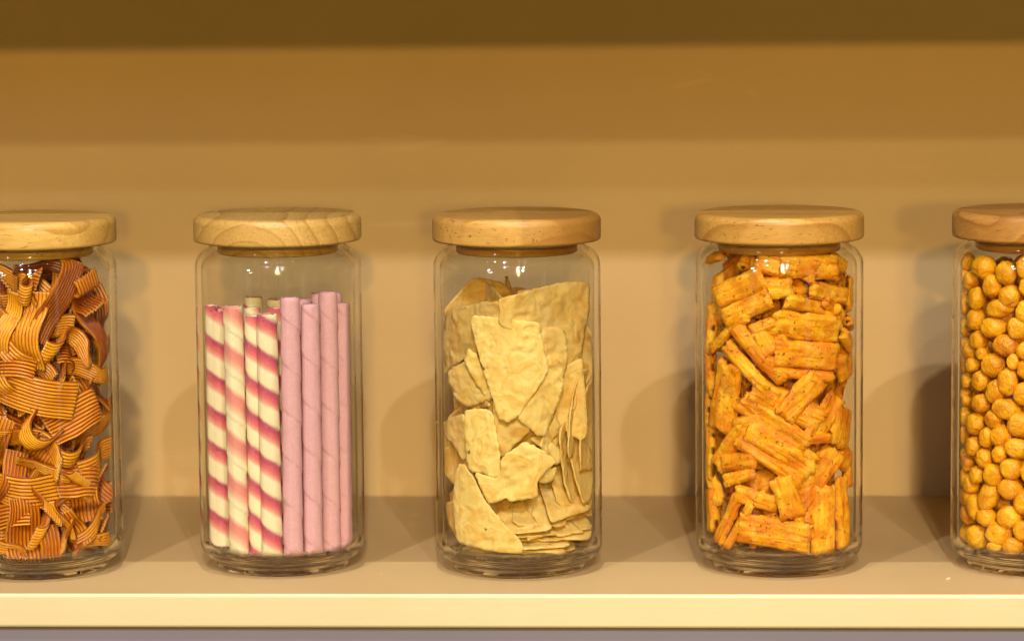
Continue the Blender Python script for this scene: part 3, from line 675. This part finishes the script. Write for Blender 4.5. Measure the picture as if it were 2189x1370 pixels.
SL = [
 (1567, 617, 123, 48, -25, .0010, 'broad flaky crisp sloping at the upper left under the lid'),
 (1592, 660, 118, 40, -25, .0030, 'broad flaky crisp just below the upper left one, split right end'),
 (1555, 712, 132, 22, -36, .0035, 'thin stick shaped flaky crisp slanting at the left'),
 (1618, 758, 155, 34, 47, .0010, 'long flaky crisp slanting down right in the upper centre'),
 (1594, 785, 128, 28, 44, .0040, 'pale edge of flaky crisp under the long slanting one'),
 (1733, 700, 150, 54, 8, .0030, 'wide rough flaky crisp in the upper right'),
 (1730, 761, 140, 54, 6, .0022, 'wide flaky crisp directly below the rough upper right one'),
 (1724, 803, 132, 22, 8, .0030, 'narrow flaky crisp lying under the two wide right ones'),
 (1742, 572, 130, 48, 5, .0010, 'glossy looking flaky crisp under the lid at the right'),
 (1773, 626, 105, 34, 12, .0050, 'curled wavy flaky crisp beneath the one under the lid'),
 (1738, 655, 135, 30, 14, .0080, 'flaky crisp behind the rough upper right one'),
 (1546, 848, 148, 66, 103, .0025, 'upright fan shaped flaky crisp at the left of the middle'),
 (1685, 868, 165, 52, 27, .0030, 'flaky crisp slanting down right in the middle, seeds on top'),
 (1655, 905, 168, 44, 33, .0060, 'smooth long flaky crisp sloping through the centre'),
 (1672, 958, 158, 54, 34, .0052, 'broad flaky crisp under the smooth centre one'),
 (1643, 988, 162, 28, 33, .0016, 'pale ridged stick crisp sloping across the lower centre'),
 (1560, 952, 130, 40, -50, .0030, 'flaky crisp slanting up right at the left below the middle'),
 (1580, 986, 88, 36, -10, .0050, 'short flaky crisp with a folded corner left of the pale stick'),
 (1753, 1027, 152, 54, -48, .0018, 'flaky crisp slanting up right at the lower right'),
 (1683, 1062, 92, 48, 72, .0050, 'short upright flaky crisp in the lower centre'),
 (1768, 1113, 142, 50, 91, .0010, 'upright smooth flaky crisp at the bottom right'),
 (1808, 1095, 152, 34, 89, .0014, 'narrow upright flaky crisp at the right glass near the bottom'),
 (1655, 1143, 150, 60, 9, .0010, 'rectangular flaky crisp lying at the bottom centre'),
 (1553, 1108, 126, 30, -62, .0016, 'steep stick crisp at the bottom left, outer one'),
 (1576, 1124, 118, 18, -58, .0012, 'thin steep stick crisp at the bottom left, inner one'),
 (1616, 1065, 92, 38, 14, .0070, 'flaky crisp lying above the rectangular bottom one'),
 (1580, 1018, 78, 26, -20, .0040, 'small arched crisp at the left under the folded one'),
 (1512, 968, 120, 32, 88, .0010, 'upright reddish crisp pressed to the left glass'),
 (1518, 1090, 92, 40, 80, .0015, 'orange crisp at the left glass near the bottom'),
 (1800, 912, 86, 66, 112, .0015, 'rounded blistered crisp at the right glass below the middle'),
 (1762, 893, 112, 46, -50, .0050, 'flaky crisp slanting up right behind the seeded middle one'),
 (1750, 938, 62, 20, 0, .0030, 'little straight crisp right of the centre'),
 (1806, 975, 62, 46, 40, .0040, 'dark orange crisp lump at the right glass'),
 (1515, 705, 112, 28, 82, .0040, 'upright crisp at the left glass in the upper half'),
 (1506, 800, 100, 40, 86, .0030, 'crisp pressed to the left glass at mid height'),
 (1818, 690, 56, 24, 18, .0020, 'small crisp end poking right beside the upper right ones'),
 (1812, 727, 58, 28, 42, .0020, 'small drooping crisp end at the right glass'),
 (1648, 562, 62, 48, 20, .0120, 'dark shaded crisp under the middle of the lid'),
 (1662, 615, 62, 44, -5, .0090, 'shaded crisp between the two upper broad ones'),
 (1640, 695, 74, 26, -22, .0070, 'crisp gap filler left of the wide right ones'),
 (1808, 778, 64, 60, 60, .0050, 'crisp at the right glass below the drooping ends'),
 (1648, 725, 60, 60, 60, .0080, 'crisp behind the upper centre, mostly shaded'),
 (1715, 852, 112, 50, -48, .0010, 'jagged bright crisp slanting up right under the narrow one'),
 (1524, 548, 66, 26, -12, .0040, 'brown crisp end tucked left under the lid'),
 (1788, 560, 70, 30, 25, .0080, 'brown crisp end tucked right under the lid'),
 (1535, 640, 110, 30, 75, .0090, 'crisp hidden behind the upper left broad one'),
 (1815, 630, 80, 26, 80, .0040, 'curved brown crisp at the right glass high up'),
 (1530, 1045, 80, 34, 50, .0050, 'curled crisp at the left glass above the steep sticks'),
 (1735, 1070, 80, 40, 60, .0090, 'crisp in shade between the lower right ones'),
 (1720, 1125, 60, 40, 80, .0070, 'crisp end behind the rectangular bottom one'),
 (1505, 880, 90, 30, 95, .0020, 'crisp edge at the left glass just below the middle'),
 (1640, 840, 60, 40, 30, .0080, 'crisp in shade below the pale edged one'),
 (1600, 900, 70, 30, -20, .0070, 'thin crisp bridging left of the centre'),
 (1822, 1010, 60, 30, 95, .0030, 'crisp edge at the right glass above the upright ones'),
 (1780, 660, 80, 30, 35, .0060, 'folded crisp behind the wavy one'),
]
for k, (x, y, L, W, an, d, lab) in enumerate(SL): slab(x, y, L, W, an, d, lab, seed=k)
rnd = random.Random(5)
for k in range(80):
    y = 545+ (k/80)*625+rnd.uniform(-8, 8); side = rnd.choice((-1, 1)); x = 1665+side*rnd.uniform(0, 135)
    slab(x, y, rnd.uniform(110, 150), rnd.uniform(46, 64), rnd.uniform(-80, 80), rnd.uniform(.018, .036), '*flaky crisp buried behind others, ', seed=200+k, yaw=rnd.uniform(-30, 30), tip=rnd.uniform(-20, 20))

for k in range(44):
    slab(1665+rnd.uniform(-128, 128), 560+k*14.2, rnd.uniform(110, 140), rnd.uniform(48, 62), rnd.uniform(-80, 80), -rnd.uniform(.004, .012), '*flaky crisp at the back, ', seed=600+k)

# ------------------------------------------------------------------ ribbed ribbon crisps (first jar)
def m_ribbon():
    t = NT('ribbed_ribbon'); uv = t.add('ShaderNodeTexCoord'); sx = t.add('ShaderNodeSeparateXYZ'); t.l.new(uv.outputs['UV'], sx.inputs[0]); oi = t.add('ShaderNodeObjectInfo')
    v = t.coord(rand=4); mid = t.noise(v, 70, 4, .6); fine = t.noise(v, 500, 3, .6)
    # Y of the UV counts ribs: crests catch pale orange, grooves stay red brown
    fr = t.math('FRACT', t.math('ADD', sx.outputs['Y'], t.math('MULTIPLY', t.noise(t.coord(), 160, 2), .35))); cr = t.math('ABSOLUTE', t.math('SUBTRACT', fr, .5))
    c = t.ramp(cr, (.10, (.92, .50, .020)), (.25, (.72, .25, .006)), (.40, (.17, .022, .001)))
    c = t.mix(t.math('MULTIPLY', t.ramp(mid, (.38, (0, 0, 0)), (.66, (1, 1, 1))), .5), c, (.46, .10, .004))
    c = t.mix(t.math('MULTIPLY', oi.outputs['Random'], .3), c, (.56, .17, .005))
    c = t.mix(1., c, oi.outputs['Color'], 'MULTIPLY')
    c = t.mix(t.ramp(sx.outputs['X'], (.965, (0, 0, 0)), (.985, (.35, .35, .35))), c, (.80, .52, .20))
    c = t.mix(t.ramp(fine, (.68, (0, 0, 0)), (.74, (.5, .5, .5))), c, (.28, .07, .01))
    t.base(c, .42, .45); t.b.inputs['Subsurface Weight'].default_value = .0; t.b.inputs['Subsurface Radius'].default_value = (.004, .0015, .0005); t.b.inputs['Subsurface Scale'].default_value = .3
    t.bump(t.math('ADD', fine, mid), .0002, .6)
    return t.m
M_RIB = m_ribbon()
def ribbon(px, py, L, W, th, phi, amp, waves, depth, label, seed=0, j=0, ph0=None, yaw=0):
    """ribbed strip, L along the ribs and W across them (photograph pixels); th = picture angle, phi = roll about its length, amp = wave height"""
    rnd = random.Random(seed*17+3); L *= PX*1.42; W *= PX*1.2; amp *= PX*2.3
    if abs(phi) < 21 and seed % 3: phi += 26 if seed % 2 else -26
    p0, T, U, N = frame_at(j, px, py, depth, yaw)
    a = math.radians(-th); e1 = T*math.cos(a)+U*math.sin(a); e2 = -T*math.sin(a)+U*math.cos(a)
    f = math.radians(phi); e2, N1 = e2*math.cos(f)+N*math.sin(f), N*math.cos(f)-e2*math.sin(f)
    nr = max(4, round(W/.0022)); m = nr*6+1; n = 46; sd = rnd.uniform(0, 50); ph0 = rnd.uniform(0, 6.28) if ph0 is None else ph0
    # centre line by integrating a swinging heading, so strong waves fold back like a real strip
    A = min(1.9, amp*2*math.pi*waves/L) ; xs = [0.]; zs = [0.]
    for i in range(n-1):
        s = (i+.5)/(n-1); hd = A*math.cos(2*math.pi*waves*s+ph0)+.25*noise.noise(Vector((s*3, sd, 1)))
        xs.append(xs[-1]+math.cos(hd)*L*1.12/(n-1)); zs.append(zs[-1]+math.sin(hd)*L*1.12/(n-1))
    xs = np.array(xs)-np.mean(xs); zs = np.array(zs); zs -= np.linspace(zs[0], zs[-1], n)*.6; zs -= zs.mean()
    P = np.zeros((n, m, 3)); Q = np.zeros((n, m, 3)); UV = []
    tw = rnd.uniform(-.35, .35)
    for i in range(n):
        dx = xs[min(i+1, n-1)]-xs[max(i-1, 0)]; dz = zs[min(i+1, n-1)]-zs[max(i-1, 0)]; q = math.hypot(dx, dz)+1e-9; nx, nzz = -dz/q, dx/q
        s = i/(n-1)
        for k in range(m):
            w = (k/(m-1)-.5); rb = w*nr+.5*(nr % 2); cr = math.cos(2*math.pi*rb)
            jag = .0007*noise.noise(Vector((w*22, sd, 5+round(s)*9)))*(abs(s-.5)*2)**12
            y = w*W*(1+.06*noise.noise(Vector((s*3, sd, 2)))); t = .00055; g = .00060*cr
            c, sn = math.cos(tw*(s-.5)*2), math.sin(tw*(s-.5)*2); yy, zz = y*c, y*sn
            edge = min(1, (.5-abs(w))*m/1.6)**.5 if abs(w) < .5 else 0
            X = xs[i]+jag; 
            P[i, k] = p0+e1*(X+nx*(t*edge+g))+e2*yy+N1*(zs[i]+zz+nzz*(t*edge+g)); Q[i, k] = p0+e1*(X-nx*(t*edge-g*.8))+e2*yy+N1*(zs[i]+zz-nzz*(t*edge-g*.8))
            UV.append((abs(s-.5)*2, rb))
    V, Fc = closed_sheet(P, Q, n, m); V = fit(push(V, j, N, .005), j, .0003)
    o = mk('ribbon_crisp', V, Fc, M_RIB, uv=UV+UV, origin=V.mean(0))
    if label[0] == '*': label = label[1:]+lean(th)+where(p0[2], p0[0]-JX[j])
    return tag(o, label, 'ribbon crisp', 'ribbed ribbon crisps filling the leftmost jar')
RB = [
 (48, 618, 74, 44, 12, 35, 14, 1, .002, 'short curled ribbon crisp at the top left of its jar'),
 (61, 712, 118, 62, 93, 0, 8, 1, .0012, 'upright ribbon crisp with straight square top, upper left'),
 (125, 645, 122, 62, 118, -8, 5, .6, .0040, 'pale wide ribbon crisp leaning right near the top'),
 (196, 628, 118, 56, 66, 10, 18, 1, .0035, 'folded over ribbon crisp at the top right of its jar'),
 (214, 725, 140, 50, 84, 8, 10, 1, .0030, 'long reddish ribbon crisp running down the right side'),
 (155, 742, 128, 44, 18, 46, 16, 1.0, .0030, 'golden ribbon crisp waving sideways in the upper centre'),
 (185, 800, 124, 44, -8, 40, 12, 1, .0030, 'ribbon crisp arching under the golden waving one'),
 (15, 690, 90, 44, 102, 0, 8, .8, .0050, 'upright ribbon crisp at the left picture edge, upper'),
 (12, 772, 84, 66, 4, 0, 6, .8, .0020, 'ribbon crisp with level ribs at the left picture edge'),
 (78, 845, 112, 70, 14, 10, 8, .7, .0016, 'broad orange ribbon crisp left of centre, ribs sloping down right'),
 (168, 893, 84, 66, -20, 0, 6, .7, .0016, 'bright ribbon crisp with a pale ragged left end in the centre'),
 (226, 900, 112, 62, -24, 12, 8, .8, .0030, 'ribbon crisp bending up along the right glass mid height'),
 (75, 908, 150, 48, 42, 50, 26, .9, .0020, 'dipping edge of ribbon crisp like a hook, left of centre'),
 (48, 950, 150, 52, 26, 38, 12, .9, .0045, 'long ribbon crisp falling to the right under the hook'),
 (150, 965, 108, 36, 4, 38, 12, 1, .0040, 'shallow wavy ribbon crisp in the centre below the bright one'),
 (222, 985, 98, 52, -16, 10, 10, .8, .0025, 'ribbon crisp fanning at the right glass below the middle'),
 (14, 1032, 96, 46, 112, -10, 10, .8, .0030, 'ribbon crisp with pale tip at the left picture edge, lower'),
 (95, 1003, 78, 30, 16, 20, 4, .6, .0050, 'ribbon crisp with white crumbly edge in the lower centre'),
 (66, 1050, 112, 62, 5, 12, 12, .7, .0050, 'dark orange ribbon crisp bulging in the lower left centre'),
 (122, 1042, 158, 60, -44, 42, 26, .9, .0025, 'ribbon crisp curving like an S up to the right'),
 (182, 1030, 78, 62, 6, 5, 8, .8, .0016, 'square ended ribbon crisp right of the S shaped one'),
 (232, 1035, 70, 42, 60, 15, 8, .8, .0030, 'small ribbon crisp at the lower right glass'),
 (46, 1140, 102, 66, 86, 0, 6, 1, .0012, 'upright ribbon crisp with pale ragged top, bottom left'),
 (118, 1128, 150, 54, 22, 44, 28, .9, .0030, 'looped ribbon crisp folded back on itself near the bottom'),
 (150, 1076, 72, 24, -10, 55, 6, .7, .0020, 'thin pointed ribbon crisp lying sideways above the loop'),
 (192, 1080, 66, 60, 80, 5, 8, .8, .0040, 'U shaped ribbon crisp below the square ended one'),
 (170, 1128, 66, 30, 60, 30, 6, .8, .0018, 'small narrow ribbon crisp slanting at the bottom right'),
 (203, 1122, 74, 32, -36, 20, 5, .7, .0025, 'small ribbon crisp pointing up right at the bottom right'),
 (108, 1176, 66, 42, 88, 0, 3, .6, .0010, 'low ribbon crisp with white crumbly top at the jar floor'),
 (205, 1163, 78, 30, -14, 10, 4, .7, .0012, 'crumbly edged ribbon crisp on the jar floor at the right'),
 (138, 1113, 66, 16, 64, 60, 4, .8, .0015, 'ribbon crisp seen edge on with pale knobbly rim near the bottom'),
 (10, 1172, 60, 34, 20, 10, 4, .7, .0020, 'ribbon crisp scrap at the bottom left picture edge'),
 (8, 1105, 74, 46, -10, 5, 5, .7, .0030, 'ribbon crisp with level ribs at the lower left picture edge'),
 (90, 572, 84, 26, 8, 40, 6, .8, .0150, 'dark brown ribbon crisp topmost under the lid'),
 (238, 800, 120, 30, 82, 20, 8, 1, .0020, 'narrow ribbon crisp along the right glass edge mid height'),
 (60, 775, 90, 40, 40, 30, 8, .8, .0050, 'ribbon crisp behind the broad orange one'),
 (20, 840, 80, 40, 60, 20, 10, .8, .0050, 'ribbon crisp left of the broad orange one'),
 (235, 665, 90, 30, 70, 20, 8, .8, .0030, 'ribbon crisp end at the upper right glass'),
]
for k, (x, y, L, W, th, phi, am, wv, d, lab) in enumerate(RB): o = ribbon(x, y, L, W, th, phi, am, wv, d, lab, seed=k); o.color = (.25, .12, .1, 1) if 'dark brown' in lab else (1, 1, 1, 1)  # topmost crisp has the shade under the lid put into its colour
rnd = random.Random(8)
for k in range(80):
    y = 600+(k/80)*570; x = 85+rnd.choice((-1, 1))*rnd.uniform(0, 135)
    ribbon(x, y, rnd.uniform(90, 140), rnd.uniform(42, 60), rnd.uniform(0, 180), rnd.uniform(-50, 50), rnd.uniform(6, 16), rnd.uniform(.7, 1.1), rnd.uniform(.018, .036), '*ribbon crisp buried behind others, ', seed=300+k)
for k in range(22):
    y = 600+(k/22)*570; x = -70+rnd.uniform(-25, 45)
    ribbon(x, y, rnd.uniform(90, 140), rnd.uniform(42, 60), rnd.uniform(0, 180), rnd.uniform(-50, 50), rnd.uniform(6, 12), .9, rnd.uniform(.002, .010), '*ribbon crisp buried behind others, ', seed=400+k)

for k in range(34):
    ribbon(80+rnd.uniform(-120, 128), 610+k*17., rnd.uniform(90, 130), rnd.uniform(46, 62), rnd.uniform(0, 180), rnd.uniform(-25, 25), rnd.uniform(4, 8), .9, -rnd.uniform(.005, .012), '*ribbon crisp at the back, ', seed=700+k)

# ------------------------------------------------------------------ coated nuts (fifth jar)
def m_nut():
    t = NT('coated_nut'); v = t.coord(rand=8); oi = t.add('ShaderNodeObjectInfo')
    a = t.noise(v, 120, 4, .6); b = t.noise(v, 420, 3, .6); d = t.noise(v, 60, 2)
    c = t.mix(t.ramp(a, (.35, (0, 0, 0)), (.65, (1, 1, 1))), (.96, .55, .012), (.84, .36, .006))
    c = t.mix(t.math('MULTIPLY', t.ramp(d, (.52, (0, 0, 0)), (.72, (1, 1, 1))), .7), c, (.46, .12, .003))
    c = t.mix(t.math('MULTIPLY', oi.outputs['Random'], .28), c, (.56, .19, .006))
    c = t.mix(t.ramp(b, (.66, (0, 0, 0)), (.72, (.7, .7, .7))), c, (.25, .07, .005))
    t.base(c, .36, .5); t.b.inputs['Subsurface Weight'].default_value = .0; t.b.inputs['Subsurface Radius'].default_value = (.004, .002, .0005); t.b.inputs['Subsurface Scale'].default_value = .4
    t.bump(t.math('ADD', t.math('MULTIPLY', a, 2.), b), .0010, .9)
    return t.m
M_NUT = m_nut()
def nut_geo(c, ra, rb, ang, seed, n=30, m=20):
    rnd = random.Random(seed); sd = rnd.uniform(0, 90); V = []; Fc = []
    M = Matrix.Rotation(-ang, 3, 'Y'); fold = rnd.random() < .25; dim = Vector((rnd.uniform(-1, 1), -1, rnd.uniform(-1, 1))).normalized()
    for i in range(m+1):
        ph = math.pi*i/m
        for k in range(n):
            th = 2*math.pi*k/n; d = Vector((math.sin(ph)*math.cos(th), math.sin(ph)*math.sin(th), math.cos(ph)))
            r = 1+.10*noise.noise(d*1.6+Vector((sd, 0, 0)))+.06*noise.noise(d*4+Vector((0, sd, 0)))+.015*noise.noise(d*9+Vector((0, sd, 3)))
            q = d.dot(dim); r -= .10*math.exp(-((1-q)/.035)) if q > .7 else 0
            if fold: r -= .05*math.exp(-(d.cross(dim).x/.09)**2)
            p = M @ Vector((d.x*ra*r, d.y*min(ra, rb)*r, d.z*rb*r)); V.append((c[0]+p.x, c[1]+p.y, c[2]+p.z))
    for i in range(m):
        for k in range(n): Fc.append((i*n+k, (i+1)*n+k, (i+1)*n+(k+1) % n, i*n+(k+1) % n))
    return V, Fc
A_ = [(250,420,55,65),(375,460,88,78),(530,500,70,82),(655,460,55,72),(280,555,60,60),(430,590,66,78),(215,525,40,55),(550,665,76,76),(320,675,60,74),(225,700,50,100),(485,745,100,62),(665,600,45,62),(315,825,68,75),(440,880,92,70),(665,770,70,82),(230,880,48,65),(610,885,72,76),(335,970,66,64),(525,1005,86,75),(235,1010,52,65),(665,1040,68,62),(355,1062,42,42),(440,1140,84,80),(290,1140,58,48),(205,1135,40,62),(575,1120,44,52),(670,1170,68,66),(540,1255,70,95),(350,1250,62,74),(250,1250,46,52),(200,1265,36,52),(450,1325,62,82),(640,1340,60,76),(235,1345,52,45)]
B_ = [(365,40,76,63),(540,80,102,74),(250,20,45,38),(240,130,48,70),(330,185,76,80),(450,150,62,62),(635,190,84,90),(235,265,42,60),(310,345,66,70),(400,280,52,72),(500,270,74,76),(620,360,88,72),(385,430,62,70),(490,400,52,60),(265,470,50,56),(330,550,57,62),(450,550,70,80),(580,505,82,72),(690,540,46,64),(290,620,60,66),(420,700,74,108),(570,650,90,70),(318,780,60,90),(400,850,72,66),(565,850,86,82),(665,740,72,84),(335,990,84,86),(490,970,94,82),(660,950,68,78),(590,1060,74,62),(450,1062,60,30)]
ROT = {10: 8, 13: 5, 27: -8, 35: -12, 40: 10, 54: -22, 61: -10}
NUTS = [(1989+x*.3067, 430+y*.3067, rx*.3067, ry*.3067) for x, y, rx, ry in A_]+[(1989+x*.2994, 850+y*.2994, rx*.2994, ry*.2994) for x, y, rx, ry in B_]
placed = []
ORD = ['first', 'second', 'third', 'fourth', 'fifth', 'sixth', 'seventh', 'eighth', 'ninth', 'tenth', 'eleventh', 'twelfth', 'thirteenth', 'fourteenth']
bands = {}
for k, (x, y, rx, ry) in enumerate(NUTS): bands.setdefault(min(13, int((y-535)/46)), []).append(k)
LBL = {}
for b_, ks in bands.items():
    for r_, k in enumerate(sorted(ks, key=lambda q: NUTS[q][0])): LBL[k] = 'orange coated nut, %s from the left glass in the %s layer below the lid' % (ORD[r_], ORD[b_])
for k, (x, y, rx, ry) in enumerate(NUTS):
    big = max(rx, ry)*PX; sm = min(rx, ry)*PX
    R0 = RI-sm*1.0-.0003
    p = on_cyl(x, y, JX[4], JY[4], R0)
    p[2] = max(p[2], ZF+ry*PX+.0003)
    V, Fc = nut_geo(p, rx*PX*1.04, ry*PX*1.04, math.radians(ROT.get(k, random.Random(k).uniform(-14, 14))), k)
    V = fit(V, 4, .0002, .1935); placed.append((p, sm))
    o = mk('coated_nut', V, Fc, M_NUT, origin=p); tag(o, LBL[k], 'nut', 'orange coated nuts in the jar at the right edge')
# the nuts that continue round the jar and behind the front ones
rnd = random.Random(2); extra = []
def try_put(p, r):
    for q, s in placed:
        if abs(q[2]-p[2]) < .013 and np.linalg.norm(np.array(q)-p) < (r+s)*.86: return False
    placed.append((p, r)); return True
for ringR, nn in ((.0388, 19), (.0268, 13), (.0145, 7)):
    for row in range(15):
        for k in range(nn):
            th = 2*math.pi*(k+.5*(row % 2))/nn+rnd.uniform(-.04, .04); r = rnd.uniform(.0058, .0066)
            p = np.array([JX[4]+ringR*math.cos(th), JY[4]+ringR*math.sin(th), ZF+.0068+row*.0112+rnd.uniform(-.001, .001)])
            if p[2] > .176: continue
            if try_put(p, r): extra.append((p, r, th, ringR))
nvis = 0; SV = []; SF = []
for k, (p, r, th, ringR) in enumerate(extra):
    front = p[1] < JY[4]+.006 and p[0] < JX[4]+.006 and ringR > .02
    V, Fc = nut_geo(p, r*rnd.uniform(.95, 1.15), r*rnd.uniform(.92, 1.08), rnd.uniform(0, 3), 900+k, *((26, 18) if front else (14, 10)))
    V = fit(V, 4, .0002, .1935)
    if front:
        o = mk('coated_nut', V, Fc, M_NUT, origin=p); tag(o, 'orange coated nut behind the front layer, '+where(p[2], p[0]-JX[4]), 'nut', 'orange coated nuts behind the front layer'); nvis += 1
    else:
        b = len(SV); SV += [tuple(v) for v in V]; SF += [tuple(b+i for i in f) for f in Fc]
o = mk('coated_nuts', SV, SF, M_NUT); tag(o, 'mass of orange coated nuts filling the back of the rightmost jar', 'nuts', kind='stuff')

# ------------------------------------------------------------------ crumbs lying on the shelf
def crumb(px, py, L, W, h, ang, label):
    c = on_z(px, py, 0); V = []; Fc = []; rnd = random.Random(int(px)); n = 10
    for i, (k, zz) in enumerate(((1, .0), (.85, .6), (.4, 1.))):
        for q in range(n):
            a = 2*math.pi*q/n; r = k*rnd.uniform(.75, 1.15); x = math.cos(a)*L*r; y = math.sin(a)*W*r
            V.append((c[0]+x*math.cos(ang)-y*math.sin(ang), c[1]+x*math.sin(ang)+y*math.cos(ang), h*zz*rnd.uniform(.8, 1.1)+.0001))
    for i in range(2):
        for q in range(n): Fc.append((i*n+q, i*n+(q+1) % n, (i+1)*n+(q+1) % n, (i+1)*n+q))
    Fc.append(tuple(range(2*n, 3*n))); Fc.append(tuple(range(n-1, -1, -1)))
    tag(mk('crumb', V, Fc, M_CRUMB, smooth=False, origin=(c[0], c[1], 0)), label, 'crumb', 'crumbs on the shelf')
M_CRUMB = NT('pale_crumb').base((.75, .60, .34), .6).m
crumb(2027, 1237, .0022, .0006, .0007, .9, 'thin pale splinter like crumb on the shelf left of the rightmost jar')
crumb(815, 1226, .0005, .0003, .0002, .5, 'faint speck on the shelf right of the wafer roll jar')
